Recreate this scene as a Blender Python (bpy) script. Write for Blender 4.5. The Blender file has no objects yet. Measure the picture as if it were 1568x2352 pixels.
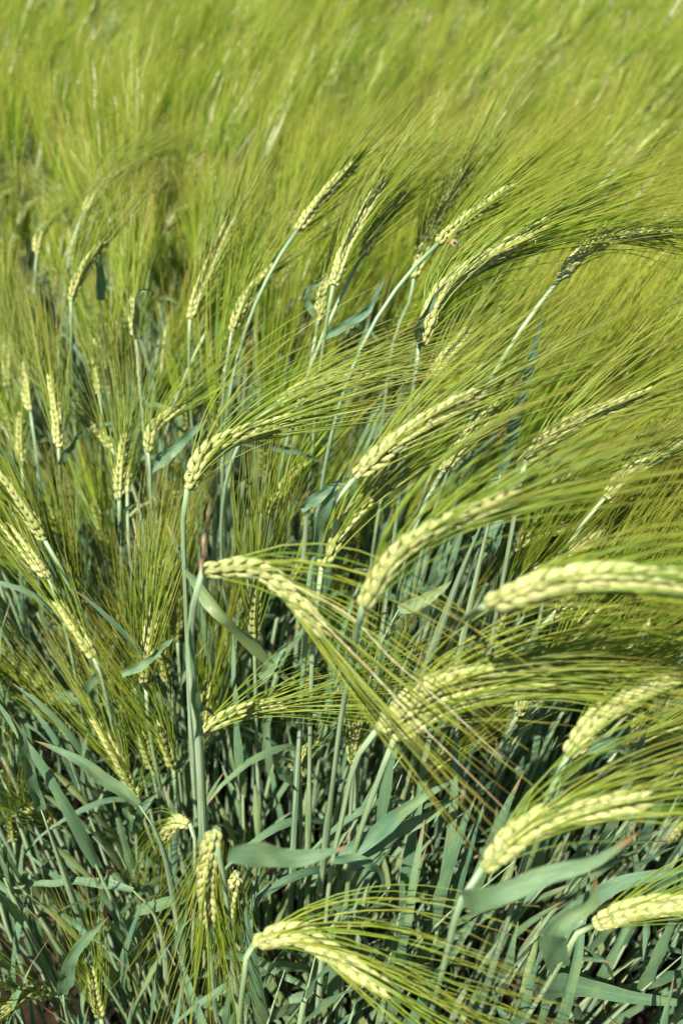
import bpy, math, random
import numpy as np
from mathutils import Matrix, Vector

random.seed(7)
rng = np.random.default_rng(7)
SC = bpy.context.scene
COL = SC.collection

# ------------------------------------------------------------------ camera
PITCH = math.radians(41.0)
CAM = np.array([0.0, 0.0, 1.42])
FPX = 1829.0                       # focal length in the 1568 x 2352 frame used for measuring
FWD = np.array([0, math.cos(PITCH), -math.sin(PITCH)])
RGT = np.array([1.0, 0, 0])
UPV = np.array([0, math.sin(PITCH), math.cos(PITCH)])
cd = bpy.data.cameras.new('camera')
cam = bpy.data.objects.new('camera', cd)
COL.objects.link(cam)
cam.location = CAM
cam.rotation_euler = (math.radians(90) - PITCH, 0, 0)
cd.sensor_fit = 'VERTICAL'
cd.sensor_height = 36.0
cd.sensor_width = 24.0
cd.lens = 36.0 * FPX / 2352.0
cd.clip_start = 0.01
cd.clip_end = 500
cd.dof.use_dof = True
cd.dof.focus_distance = 0.64
cd.dof.aperture_fstop = 4.8
SC.camera = cam

# ------------------------------------------------------------------ sky, sun, exposure
SUN = np.array([-0.22, -0.35, 0.91]); SUN /= np.linalg.norm(SUN)
world = bpy.data.worlds.new('World')
SC.world = world
world.use_nodes = True
wn = world.node_tree.nodes; wl = world.node_tree.links
wn.clear()
sky = wn.new('ShaderNodeTexSky'); sky.sky_type = 'NISHITA'; sky.sun_disc = False
sky.sun_elevation = math.asin(SUN[2])
sky.sun_rotation = math.atan2(SUN[0], SUN[1])
bg = wn.new('ShaderNodeBackground'); bg.inputs['Strength'].default_value = 0.05
wo = wn.new('ShaderNodeOutputWorld')
wl.new(sky.outputs[0], bg.inputs[0]); wl.new(bg.outputs[0], wo.inputs[0])
sd = bpy.data.lights.new('sun', 'SUN'); sd.energy = 5.0; sd.angle = math.radians(0.53); sd.color = (1.0, 0.94, 0.82)
sun = bpy.data.objects.new('sun', sd); COL.objects.link(sun)
sun.rotation_euler = Vector(SUN).to_track_quat('Z', 'Y').to_euler()
SC.view_settings.view_transform = 'Standard'
SC.view_settings.look = 'None'
SC.view_settings.gamma = 1.0
SC.view_settings.use_curve_mapping = False
SC.view_settings.exposure = 1.08
SC.cycles.use_denoising = True
SC.cycles.max_bounces = 8
SC.cycles.transmission_bounces = 4
SC.cycles.diffuse_bounces = 4
SC.cycles.glossy_bounces = 2
SC.cycles.caustics_reflective = False
SC.cycles.caustics_refractive = False


# ------------------------------------------------------------------ picture <-> place
def ray(px, py):
    return FWD + (px - 784) / FPX * RGT - (py - 1176) / FPX * UPV

def P(px, py, z):
    return CAM + z * ray(px, py)

def P_y(px, py, y):
    r = ray(px, py)
    return CAM + r * (y - CAM[1]) / r[1]

def P_h(px, py, h):
    r = ray(px, py)
    return CAM + r * (h - CAM[2]) / r[2]

def proj(p):
    d = np.asarray(p) - CAM
    z = d @ FWD
    return 784 + FPX * (d @ RGT) / z, 1176 - FPX * (d @ UPV) / z, z

def unit(v):
    v = np.asarray(v, float)
    n = np.linalg.norm(v)
    return v / n if n > 1e-12 else np.array([0, 0, 1.0])

def cross(a, b):
    return np.array([a[1]*b[2]-a[2]*b[1], a[2]*b[0]-a[0]*b[2], a[0]*b[1]-a[1]*b[0]])

def smooth(pts, n):
    """Catmull-Rom through pts, resampled evenly to n points."""
    p = np.asarray(pts, float)
    if len(p) == 2:
        return p[0] + (p[1] - p[0]) * np.linspace(0, 1, n)[:, None]
    q = np.vstack([2*p[0]-p[1], p, 2*p[-1]-p[-2]])
    out = []
    for i in range(1, len(q) - 2):
        t = np.linspace(0, 1, 12, endpoint=False)[:, None]
        a, b, c, d = q[i-1], q[i], q[i+1], q[i+2]
        out.append(0.5*((2*b) + (-a+c)*t + (2*a-5*b+4*c-d)*t*t + (-a+3*b-3*c+d)*t**3))
    out = np.vstack(out + [p[-1:]])
    return resample(out, n)

def resample(p, n):
    s = np.concatenate([[0], np.cumsum(np.linalg.norm(np.diff(p, axis=0), axis=1))])
    u = np.linspace(0, s[-1], n)
    return np.stack([np.interp(u, s, p[:, k]) for k in range(3)], 1)

def bezier(p0, p1, p2, p3, n):
    t = np.linspace(0, 1, n)[:, None]
    return (1-t)**3*p0 + 3*(1-t)**2*t*p1 + 3*(1-t)*t*t*p2 + t**3*p3

def length(p):
    return np.linalg.norm(np.diff(p, axis=0), axis=1).sum()

def tangents(p):
    t = np.gradient(p, axis=0)
    return t / np.maximum(np.linalg.norm(t, axis=1), 1e-9)[:, None]


# ------------------------------------------------------------------ geometry buffers
class Geo:
    """Vertices, quads and triangles with two point attributes: t (along), u (across)."""
    def __init__(self):
        self.V = []; self.Q = []; self.T = []; self.A = []; self.n = 0
    def add(self, V, Q=None, T=None, A=None):
        V = np.asarray(V, float)
        if Q is not None and len(Q): self.Q.append(np.asarray(Q, int) + self.n)
        if T is not None and len(T): self.T.append(np.asarray(T, int) + self.n)
        self.V.append(V)
        self.A.append(np.zeros((len(V), 3)) if A is None else np.asarray(A, float))
        self.n += len(V)
    def arrays(self):
        V = np.vstack(self.V); A = np.vstack(self.A)
        Q = np.vstack(self.Q) if self.Q else np.zeros((0, 4), int)
        T = np.vstack(self.T) if self.T else np.zeros((0, 3), int)
        return V, Q, T, A
    def mesh(self, name, mat, smooth_=True):
        return mk_mesh(name, *self.arrays(), mat, smooth_)

def mk_mesh(name, V, Q, T, A, mat, smooth_=True):
    me = bpy.data.meshes.new(name)
    me.vertices.add(len(V)); me.vertices.foreach_set('co', np.ascontiguousarray(V, np.float32).ravel())
    nl = len(Q)*4 + len(T)*3
    me.loops.add(nl)
    me.loops.foreach_set('vertex_index', np.concatenate([Q.ravel(), T.ravel()]).astype(np.int32))
    me.polygons.add(len(Q) + len(T))
    st = np.concatenate([np.arange(len(Q))*4, len(Q)*4 + np.arange(len(T))*3]).astype(np.int32)
    me.polygons.foreach_set('loop_start', st)
    if smooth_:
        me.polygons.foreach_set('use_smooth', np.ones(len(Q)+len(T), bool))
    for k, an in enumerate(('t', 'u', 'rnd')):
        a = me.attributes.new(an, 'FLOAT', 'POINT')
        a.data.foreach_set('value', np.ascontiguousarray(A[:, k], np.float32))
    me.update(calc_edges=True)
    if mat: me.materials.append(mat)
    return me

def tube(pts, rad, sides=6, t0=0.0, t1=1.0, cap=False):
    p = np.asarray(pts, float); n = len(p)
    T = tangents(p)
    ref = np.array([0.31, 0.87, 0.11]); 
    if abs(T[0] @ unit(ref)) > .9: ref = np.array([.9, .1, .3])
    N = np.zeros((n, 3))
    v = unit(ref - T[0]*(ref @ T[0]))
    for i in range(n):
        v = unit(v - T[i]*(v @ T[i])); N[i] = v
    B = np.cross(T, N)
    an = np.linspace(0, 2*math.pi, sides, endpoint=False)
    r = np.broadcast_to(np.asarray(rad, float), (n,))
    V = p[:, None, :] + r[:, None, None]*(N[:, None, :]*np.cos(an)[None, :, None] + B[:, None, :]*np.sin(an)[None, :, None])
    i = np.arange(n-1)[:, None]*sides; j = np.arange(sides)[None, :]; k = (j+1) % sides
    Q = np.stack([i+j, i+k, i+sides+k, i+sides+j], -1).reshape(-1, 4)
    A = np.zeros((n*sides, 3))
    A[:, 0] = np.repeat(np.linspace(t0, t1, n), sides)
    A[:, 1] = np.tile(j.ravel()/sides, n)
    V = V.reshape(-1, 3); Tt = None
    if cap:
        V = np.vstack([V, p[-1:]]); A = np.vstack([A, [[t1, 0, 0]]])
        b = (n-1)*sides
        Tt = np.stack([b + j.ravel(), b + k.ravel(), np.full(sides, n*sides)], 1)
    return V, Q, Tt, A

# ---- leaf blade: folded along its midrib, slightly wavy
def blade(pts, width, side, n=14, twist=(0, 0), fold=.36, wave=.0018, seed=0, base_w=.6, blunt=2.3):
    r = np.random.default_rng(seed)
    p = resample(np.asarray(pts, float), n) if len(pts) > 3 else smooth(pts, n)
    T = tangents(p)
    t = np.linspace(0, 1, n)
    w = width*.5*(base_w + (1-base_w)*np.minimum(1, t/.18))*np.clip(1 - t**blunt, 0, 1)**.85
    w *= 1 + .07*np.sin(t*r.uniform(8, 16) + r.uniform(0, 6)) + r.normal(0, .02, n)
    w[-1] = width*.015
    S = np.zeros((n, 3)); Nn = np.zeros((n, 3))
    s = np.asarray(side, float)
    for i in range(n):
        if s.ndim == 1:
            v = unit(s - T[i]*(s @ T[i]))
        else:
            v = unit(s[i] - T[i]*(s[i] @ T[i]))
        nn = cross(T[i], v)
        a = twist[0] + (twist[1]-twist[0])*t[i]
        S[i] = v*math.cos(a) + nn*math.sin(a)
        Nn[i] = cross(T[i], S[i])
    k = np.array([-1, -.5, 0, .5, 1.0])
    ph = r.uniform(0, 6.28, 2); fr = r.uniform(2, 4, 2)
    V = np.zeros((n, 5, 3)); A = np.zeros((n, 5, 3))
    for c, kk in enumerate(k):
        edge = abs(kk)
        wv = wave*edge*np.sin(t*6.28*fr[0 if kk < 0 else 1] + ph[0 if kk < 0 else 1])*np.minimum(1, w/(width*.3))
        V[:, c] = p + S*(w*kk)[:, None] + Nn*((edge**1.3)*fold*w + wv)[:, None]
        A[:, c, 0] = t; A[:, c, 1] = .5 + .5*kk
    i = np.arange(n-1)[:, None]*5; j = np.arange(4)[None, :]
    Q = np.stack([i+j, i+j+1, i+6+j, i+5+j], -1).reshape(-1, 4)
    return V.reshape(-1, 3), Q, None, A.reshape(-1, 3)

# ---- kernel (one floret with its husk): unit length along +z, outward +x
def kernel_arrays(seed, sides=6, ss=(0, .12, .38, .72, 1), rr=(.5, .95, 1, .60, .06)):
    r = np.random.default_rng(seed)
    V = []; A = []
    for s, q in zip(ss, rr):
        for k in range(sides):
            a = 2*math.pi*k/sides
            x = math.cos(a)*.17*q; y = math.sin(a)*.195*q
            if x > 0: x *= 1.25
            if abs(math.sin(a)) < .1 and x > 0: x *= 1.08      # keel
            V.append((x + .10*math.sin(s*3.0)*1.0 - .02 + r.normal(0, .004), y + r.normal(0, .004), s)); A.append((s, k/sides, 0))
    n = len(ss)
    i = np.arange(n-1)[:, None]*sides; j = np.arange(sides)[None, :]; k = (j+1) % sides
    Q = np.stack([i+j, i+k, i+sides+k, i+sides+j], -1).reshape(-1, 4)
    return np.array(V), Q, None, np.array(A)

# ---- awn: starts along +z and bends towards +x by theta, unit length
R0, R1 = .0042, .0012
def awn_arrays(theta, seed, segs=8, sides=3, fat=1.0):
    r = np.random.default_rng(seed)
    s = np.linspace(0, 1, segs+1)
    ang = theta*(1 - (1-s)**1.8)
    dz = np.cos(ang); dx = np.sin(ang)
    dy = .035*np.sin(s*r.uniform(3, 6) + r.uniform(0, 6)) + r.normal(0, .03)
    d = np.stack([dx + .03*np.sin(s*r.uniform(4, 8)+r.uniform(0, 6)), dy*s**.5, dz], 1)
    d /= np.linalg.norm(d, axis=1)[:, None]
    p = np.vstack([[0, 0, 0], np.cumsum((d[1:]+d[:-1])*.5/segs, axis=0)])
    rad = (R0 + (R1-R0)*s**.8)*fat
    if sides == 2:                 # far ones: a narrow strip, a few millimetres seen from metres away
        a = seed*1.7
        w = np.array([math.cos(a)*.3, math.sin(a), .05]); w /= np.linalg.norm(w)
        V = np.empty(((segs+1)*2, 3)); V[0::2] = p - w*rad[:, None]; V[1::2] = p + w*rad[:, None]
        A = np.zeros((len(V), 3)); A[0::2, 0] = s; A[1::2, 0] = s; A[1::2, 1] = 1
        i = np.arange(segs)*2
        return V, np.stack([i, i+1, i+3, i+2], 1), None, A
    return tube(p, rad, sides)

def frame_from(z, x):
    z = unit(z); x = np.asarray(x, float); x = x - z*(x @ z)
    x = unit(x) if np.linalg.norm(x) > 1e-6 else unit(cross(z, [.3, .7, .2]))
    return np.stack([x, cross(z, x), z], 1)


# ------------------------------------------------------------------ materials
def new_mat(name):
    m = bpy.data.materials.new(name); m.use_nodes = True
    m.node_tree.nodes.clear()
    return m, m.node_tree.nodes, m.node_tree.links

class NB:
    def __init__(s, name):
        s.m, s.n, s.l = new_mat(name)
    def attr(s, nm):
        a = s.n.new('ShaderNodeAttribute'); a.attribute_name = nm; return a.outputs['Fac']
    def math(s, op, a, b=None, c=None, clamp=False):
        m = s.n.new('ShaderNodeMath'); m.operation = op; m.use_clamp = clamp
        for i, v in enumerate((a, b, c)):
            if v is None: continue
            if isinstance(v, (int, float)): m.inputs[i].default_value = v
            else: s.l.new(v, m.inputs[i])
        return m.outputs[0]
    def mix(s, f, a, b, mode='MIX'):
        m = s.n.new('ShaderNodeMix'); m.data_type = 'RGBA'; m.blend_type = mode
        for sock, v in ((m.inputs['Factor'], f), (m.inputs['A'], a), (m.inputs['B'], b)):
            if isinstance(v, (int, float)): sock.default_value = v
            elif isinstance(v, tuple): sock.default_value = (*v, 1)
            else: s.l.new(v, sock)
        return m.outputs['Result']
    def ramp(s, f, lo, hi):
        m = s.n.new('ShaderNodeMapRange'); m.interpolation_type = 'SMOOTHSTEP'
        s.l.new(f, m.inputs[0]); m.inputs[1].default_value = lo; m.inputs[2].default_value = hi
        return m.outputs[0]
    def noise(s, scale, detail=3, coord=None, vec=None, rough=.6):
        t = s.n.new('ShaderNodeTexNoise'); t.inputs['Scale'].default_value = scale; t.inputs['Detail'].default_value = detail
        t.inputs['Roughness'].default_value = rough
        if vec is not None: s.l.new(vec, t.inputs['Vector'])
        else:
            g = s.n.new('ShaderNodeNewGeometry'); s.l.new(g.outputs['Position'], t.inputs['Vector'])
        return t.outputs['Fac']
    def rnd(s):
        o = s.n.new('ShaderNodeObjectInfo')
        return s.math('FRACT', s.math('ADD', o.outputs['Random'], s.attr('rnd')))
    def vec(s, x, y, z):
        c = s.n.new('ShaderNodeCombineXYZ')
        for i, v in enumerate((x, y, z)):
            if isinstance(v, (int, float)): c.inputs[i].default_value = v
            else: s.l.new(v, c.inputs[i])
        return c.outputs[0]
    def out(s, col, rough=.5, spec=.5, trans=0, tcol=None, bump=None, bstr=.3, bdist=.0005, sheen=0):
        p = s.n.new('ShaderNodeBsdfPrincipled')
        s.l.new(col, p.inputs['Base Color']) if not isinstance(col, tuple) else setattr(p.inputs['Base Color'], 'default_value', (*col, 1))
        p.inputs['Roughness'].default_value = rough
        p.inputs['Specular IOR Level'].default_value = spec
        if sheen: p.inputs['Sheen Weight'].default_value = sheen
        nrm = None
        if bump is not None:
            b = s.n.new('ShaderNodeBump'); b.inputs['Strength'].default_value = bstr; b.inputs['Distance'].default_value = bdist
            s.l.new(bump, b.inputs['Height']); nrm = b.outputs[0]; s.l.new(nrm, p.inputs['Normal'])
        o = s.n.new('ShaderNodeOutputMaterial')
        if trans > 0:
            t = s.n.new('ShaderNodeBsdfTranslucent')
            s.l.new(tcol, t.inputs[0]) if not isinstance(tcol, tuple) else setattr(t.inputs[0], 'default_value', (*tcol, 1))
            if nrm is not None: s.l.new(nrm, t.inputs['Normal'])
            mx = s.n.new('ShaderNodeMixShader'); mx.inputs[0].default_value = trans
            s.l.new(p.outputs[0], mx.inputs[1]); s.l.new(t.outputs[0], mx.inputs[2]); s.l.new(mx.outputs[0], o.inputs[0])
        else:
            s.l.new(p.outputs[0], o.inputs[0])
        return s.m

def mat_leaf(name, a, b, c, tip=(.34, .19, .08)):
    B = NB(name)
    t, u, r = B.attr('t'), B.attr('u'), B.rnd()
    col = B.mix(r, a, b)
    n1 = B.noise(38, 3)
    col = B.mix(B.math('MULTIPLY', B.ramp(n1, .45, .72), .6), col, c)
    v = B.vec(B.math('MULTIPLY', u, 26), B.math('MULTIPLY', t, 2.2), B.math('MULTIPLY', r, 50))
    vein = B.noise(1.6, 2, vec=v)
    col = B.mix(B.math('MULTIPLY', B.ramp(vein, .42, .62), .6), col, B.mix(.6, col, (.27, .41, .22)))
    mid = B.ramp(B.math('ABSOLUTE', B.math('SUBTRACT', u, .5)), .045, .015)
    col = B.mix(B.math('MULTIPLY', mid, .4), col, (.26, .34, .17))
    edge = B.ramp(B.math('ABSOLUTE', B.math('SUBTRACT', u, .5)), .455, .49)
    col = B.mix(B.math('MULTIPLY', edge, .45), col, (.30, .35, .13))
    fine = B.noise(700, 2)
    col = B.mix(B.ramp(fine, .62, .8), col, B.mix(.3, col, (.3, .36, .25)))
    spots = B.noise(210, 2)
    col = B.mix(B.math('MULTIPLY', B.ramp(spots, .70, .78), .6), col, (.26, .20, .07))
    tn = B.math('ADD', t, B.math('MULTIPLY', B.math('SUBTRACT', n1, .5), .08))
    dry = B.ramp(B.math('ADD', tn, B.math('MULTIPLY', r, .10)), .955, 1.03)
    col = B.mix(B.math('MULTIPLY', dry, .85), col, tip)
    tc = B.mix(.55, col, (.13, .26, .04))
    return B.out(col, rough=.36, spec=.6, trans=.22, tcol=tc, bump=vein, bstr=.7, bdist=.0008)

def mat_stem(name, a, b, c):
    B = NB(name)
    t, u, r = B.attr('t'), B.attr('u'), B.rnd()
    st = B.noise(1.5, 3, vec=B.vec(B.math('MULTIPLY', u, 9), B.math('MULTIPLY', t, 5), B.math('MULTIPLY', r, 50)))
    col = B.mix(r, a, b)
    col = B.mix(B.math('MULTIPLY', B.ramp(st, .42, .60), .85), col, c)
    n1 = B.noise(45, 3)
    col = B.mix(B.math('MULTIPLY', B.ramp(n1, .5, .75), .5), col, (.24, .30, .12))
    col = B.mix(B.math('MULTIPLY', B.ramp(t, .7, .85), .35), col, (.24, .34, .14))
    # old, yellowing foot of the stalk
    col = B.mix(B.math('MULTIPLY', B.ramp(t, .32, .02), .55), col, (.24, .22, .09))
    return B.out(col, rough=.45, spec=.45, trans=.08, tcol=(.16, .26, .06), bump=st, bstr=.25, bdist=.0004)

def mat_kernel():
    B = NB('barley_kernel')
    t, u, r = B.attr('t'), B.attr('u'), B.rnd()
    col = B.mix(r, (.68, .65, .28), (.52, .56, .19))
    col = B.mix(B.math('MULTIPLY', B.ramp(t, .35, 1.0), .75), col, (.27, .40, .08))
    col = B.mix(B.math('MULTIPLY', B.ramp(t, .2, .0), .5), col, (.24, .38, .10))
    v = B.vec(B.math('MULTIPLY', u, 24), B.math('MULTIPLY', t, 1.3), B.math('MULTIPLY', r, 40))
    ve = B.noise(1.5, 2, vec=v)
    col = B.mix(B.math('MULTIPLY', B.ramp(ve, .5, .72), .5), col, (.26, .38, .10))
    sp = B.noise(420, 2)
    col = B.mix(B.math('MULTIPLY', B.ramp(sp, .66, .78), .5), col, (.52, .50, .30))
    return B.out(col, rough=.36, spec=.5, trans=.16, tcol=(.42, .46, .10), bump=ve, bstr=.9, bdist=.001)

def mat_awn():
    B = NB('barley_awn')
    t, r = B.attr('t'), B.rnd()
    col = B.mix(r, (.160, .285, .022), (.40, .44, .062))
    col = B.mix(B.math('MULTIPLY', B.ramp(t, .35, .95), .5), col, (.46, .41, .075))
    dry = B.math('MULTIPLY', B.ramp(t, .72, .97), B.ramp(B.math('FRACT', B.math('MULTIPLY', r, 7.31)), .25, .8))
    col = B.mix(B.math('MULTIPLY', dry, .8), col, (.27, .13, .06))
    return B.out(col, rough=.28, spec=.45, trans=.42, tcol=(.28, .46, .018))

M_LEAF = mat_leaf('barley_leaf', (.08, .19, .12), (.13, .235, .115), (.25, .32, .12))
M_LEAFY = mat_leaf('yellowing_or_lit_leaf', (.20, .27, .10), (.24, .27, .10), (.15, .24, .11))
M_STEM = mat_stem('barley_stem', (.125, .26, .155), (.22, .33, .135), (.50, .60, .42))
M_KERN = mat_kernel()
M_AWN = mat_awn()
B = NB('stem_node'); M_NODE = B.out(B.mix(B.ramp(B.noise(260, 2), .4, .6), (.36, .33, .13), (.24, .15, .06)), rough=.5, spec=.3)
B = NB('dry_straw'); M_DRY = B.out(B.mix(B.ramp(B.noise(120, 3), .35, .65), (.66, .50, .36), (.48, .28, .15)), rough=.55, spec=.3, trans=.15, tcol=(.5, .25, .1))
B = NB('bleached_awn'); M_PALE = B.out(B.mix(B.ramp(B.noise(90, 2), .4, .6), (.56, .52, .33), (.44, .34, .17)), rough=.45, spec=.4)
B = NB('white_flower_husk'); M_HUSK = B.out((.62, .58, .44), rough=.55, spec=.3, trans=.3, tcol=(.6, .55, .4))

# ------------------------------------------------------------------ setting: ground
def ground():
    n1, n2 = 150, 150
    xs = np.concatenate([-np.geomspace(400, 1.6, 22), np.linspace(-1.5, 1.8, 110), np.geomspace(1.9, 400, 22)])
    ys = np.concatenate([-np.geomspace(60, .6, 12), np.linspace(-.5, 3.0, 120), np.geomspace(3.1, 450, 24)])
    X, Y = np.meshgrid(xs, ys)
    near = np.exp(-((X/2.2)**2 + ((Y-1)/2.2)**2))
    Z = near*(rng.normal(0, .006, X.shape) + .006*np.sin(X*31+Y*17) + .006*np.sin(Y*43-X*9)) - .006
    V = np.stack([X, Y, Z], -1).reshape(-1, 3)
    ny, nx = X.shape
    i = np.arange(ny-1)[:, None]*nx; j = np.arange(nx-1)[None, :]
    Q = np.stack([i+j, i+j+1, i+nx+j+1, i+nx+j], -1).reshape(-1, 4)
    B = NB('soil')
    a = B.noise(22, 6); b = B.noise(160, 4)
    col = B.mix(B.ramp(a, .35, .7), (.012, .008, .005), (.03, .018, .011))
    col = B.mix(B.math('MULTIPLY', B.ramp(b, .55, .75), .5), col, (.06, .035, .02))
    m = B.out(col, rough=.95, spec=.1, bump=b, bstr=.8, bdist=.006)
    o = bpy.data.objects.new('ground', mk_mesh('ground', V, Q, np.zeros((0, 3), int), np.zeros((len(V), 3)), m))
    o['kind'] = 'structure'; COL.objects.link(o)
ground()

# ------------------------------------------------------------------ shared small meshes
KERN = [kernel_arrays(i) for i in range(4)]
KERN_LOW = kernel_arrays(9, sides=3, ss=(0, .4, 1), rr=(.35, 1.05, .12))
THETAS = [math.radians(a) for a in (0, 10, 20, 30, 40, 52, 66, 82)]
AWNS = [[awn_arrays(th, 10*i+j) for j in range(3)] for i, th in enumerate(THETAS)]
AWNS_LOW = [[awn_arrays(th, 10*i+j, segs=4, sides=2, fat=1.25) for j in range(2)] for i, th in enumerate(THETAS)]

AWNS_FAR = [[awn_arrays(th, 10*i+j, segs=3, sides=2, fat=1.7) for j in range(2)] for i, th in enumerate(THETAS)]

def as_mesh(name, arr, mat):
    V, Q, T, A = arr
    return mk_mesh(name, V, Q, T if T is not None else np.zeros((0, 3), int), A, mat)
KERN_ME = [as_mesh('kernel', a, M_KERN) for a in KERN]
AWN_ME = [[as_mesh('awn', a, M_AWN) for a in row] for row in AWNS]

# ------------------------------------------------------------------ one ear, as a list of placed kernels and awns
def ear_layout(axis, awn_dir, awn_len=.145, fan=.16, roll=0.0, seed=0, size=1.0, rows=3, every=1, curl=0.0, face=None, keep=1.0):
    """axis: smooth polyline base -> tip. Returns kernels [(variant, pos, 3x3, scale)], awns [(theta idx, variant, pos, 3x3, length)]."""
    r = np.random.default_rng(seed)
    L = length(axis)
    n = max(6, int(round(L/.0037)))//every
    pts = resample(axis, n)
    T = tangents(pts)
    ref = unit(cross(T[0], [math.cos(roll), math.sin(roll), .2]))
    K, A = [], []
    awn_dir = unit(awn_dir)
    for i in range(n):
        f = i/(n-1)
        t = T[i]
        a = unit(ref - t*(ref @ t)); ref = a
        b = cross(t, a)
        side = 1 if i % 2 else -1
        sc = (.0130*size)*(.72 + .28*min(1, f/.12))*(1 - .30*max(0, (f-.78)/.22))
        for az in ((0, 1.05, -1.05) if rows == 3 else (0,)):
            ang = az*side*1.0 + (0 if side > 0 else math.pi)
            ang += r.normal(0, .07)
            rad = a*math.cos(ang) + b*math.sin(ang)
            phi = (.39 if az == 0 else .34)*(1 - .4*f) + r.normal(0, .05)
            kd = unit(t*math.cos(phi) + rad*math.sin(phi))
            s = sc*(1.0 if az == 0 else .92)*r.uniform(.94, 1.06)
            p0 = pts[i] + rad*.0018
            K.append((int(r.integers(4)), p0, frame_from(kd, rad), s))
            tip = p0 + kd*s + rad*.06*s
            if (f < .04 and r.random() < .5) or r.random() > keep: continue
            if face is not None and rad @ face > .35 and f < .85 and r.random() < .35: continue
            d0 = unit(kd*.9 + t*.25)
            out = rad*fan*r.uniform(.3, 1.5) + r.normal(0, .05 + .4*curl, 3)
            d1 = unit(awn_dir*(1 + .25*f) + out)
            cosb = float(np.clip(d0 @ d1, -1, 1)); th = math.acos(cosb)
            th_i = int(np.argmin([abs(th - q) for q in THETAS]))
            ln = awn_len*r.uniform(.85, 1.12)*(1 - .12*f)*(.75 + .25*min(1, f/.1))
            A.append((th_i, int(r.integers(3)), tip - kd*s*.04, frame_from(d0, d1), ln))
    return K, A, pts

def join_k(K, arr, geo, org=np.zeros(3), rnd=None):
    for v, p, M, s in K:
        V, Q, T, A = arr[v] if isinstance(arr, list) else arr
        A2 = A.copy(); A2[:, 2] = rng.random()*.999 if rnd is None else rnd + rng.random()*.1
        geo.add((V*s) @ M.T + p - org, Q, T, A2)

def join_a(Aw, arr, geo, org=np.zeros(3), rnd=None, nv=3):
    for th, v, p, M, s in Aw:
        V, Q, T, A = arr[th][v % nv]
        A2 = A.copy(); A2[:, 2] = rng.random()*.999 if rnd is None else rnd + rng.random()*.2
        geo.add((V*s) @ M.T + p - org, Q, T, A2)

def M4(M, p, s):
    m = Matrix.Identity(4)
    for i in range(3):
        for j in range(3): m[i][j] = float(M[i, j]*s)
        m[i][3] = float(p[i])
    return m

def link(name, me, parent=None, kind=None, label=None):
    o = bpy.data.objects.new(name, me); COL.objects.link(o)
    if parent is not None: o.parent = parent
    if kind: o['kind'] = kind
    if label: o['label'] = label
    return o

# ------------------------------------------------------------------ build a stalk: Empty > stem (> node), leaf, ear (> kernel, awn)
def build_stalk(root, stem, leaves, ear=None, k_single=True, a_single=False, name='barley_stalk', sheath=.74, rs=1.0, mats=None, thick=None):
    """root: 3-vector; stem: polyline (place coordinates); leaves: [(arrays, material, label)]; ear: (K, A, pts)."""
    org = np.asarray(root, float)
    top = bpy.data.objects.new(name, None); COL.objects.link(top)
    top.empty_display_size = .02
    top.location = org
    n = len(stem); t = np.linspace(0, 1, n)
    k = 1/(1 + np.exp(-(t - sheath)/.012))
    rad = (.0033*(1-k) + .0019*k)*rs
    if ear is None: rad = rad*np.clip((1.02-t)/.18, .12, 1)
    if thick is not None: rad = rad*thick(t)
    V, Q, T, A = tube(stem - org, rad, 8, cap=True)
    so = link('stem', mk_mesh('stem', V, Q, T, A, M_STEM), top)
    for q in (.16, .38, .6):
        i = q*(n-1); a = int(i)
        p = stem[a] - org; d = unit(stem[a+1] - stem[a]); rr = rad[a]
        pp = np.array([p - d*.0025, p - d*.0012, p + d*.0012, p + d*.0026])
        V, Q, T, A = tube(pp, np.array([1.0, 1.28, 1.25, .98])*rr, 8)
        link('node', mk_mesh('node', V, Q, np.zeros((0, 3), int), A, M_NODE), so)
    for lf in leaves:
        (V, Q, T, A), m, lb = lf
        link('leaf', mk_mesh('leaf', V - org, Q, np.zeros((0, 3), int), A, m), top, label=lb)
    if ear is not None:
        K, Aw, pts = ear
        g = Geo(); g.add(*tube(pts - org, np.linspace(.0030, .0016, len(pts)), 6))
        eo = link('ear', g.mesh('ear', M_KERN), top)
        if k_single:
            for v, p, M, s in K:
                o = bpy.data.objects.new('kernel', KERN_ME[v]); o.parent = eo; o.matrix_local = M4(M, p - org, s); COL.objects.link(o)
        else:
            g = Geo(); join_k(K, KERN, g, org); link('kernels', g.mesh('kernels', M_KERN), eo, kind='stuff')
        if a_single:
            for th, v, p, M, s in Aw:
                o = bpy.data.objects.new('awn', AWN_ME[th][v]); o.parent = eo; o.matrix_local = M4(M, p - org, s); COL.objects.link(o)
        else:
            g = Geo(); join_a(Aw, AWNS, g, org); link('awns', g.mesh('awns', M_AWN), eo, kind='stuff')
    return top

def tag(o, label, cat, group=None):
    o['label'] = label; o['category'] = cat
    if group: o['group'] = group

def random_leaf(stem, q, az, L, W, rise, droop, seed, m=None):
    """a blade leaving the stem at fraction q towards azimuth az"""
    i = int(q*(len(stem)-1)); p = stem[i]
    h = np.array([math.cos(az), math.sin(az), 0]); up = np.array([0, 0, 1.0])
    pts = [p]; a = rise
    N = 14
    for k in range(N):
        f = (k+.5)/N
        a = rise - droop*f**1.6
        pts.append(pts[-1] + (h*math.cos(a) + up*math.sin(a))*L/N)
    r = random.Random(seed)
    s = cross(h, up)
    return blade(np.array(pts), W, s, n=13, twist=(r.uniform(-.5, .5), r.uniform(-1.6, 1.6)), seed=seed), (m or (M_LEAFY if r.random() < .12 else M_LEAF)), None

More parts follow.
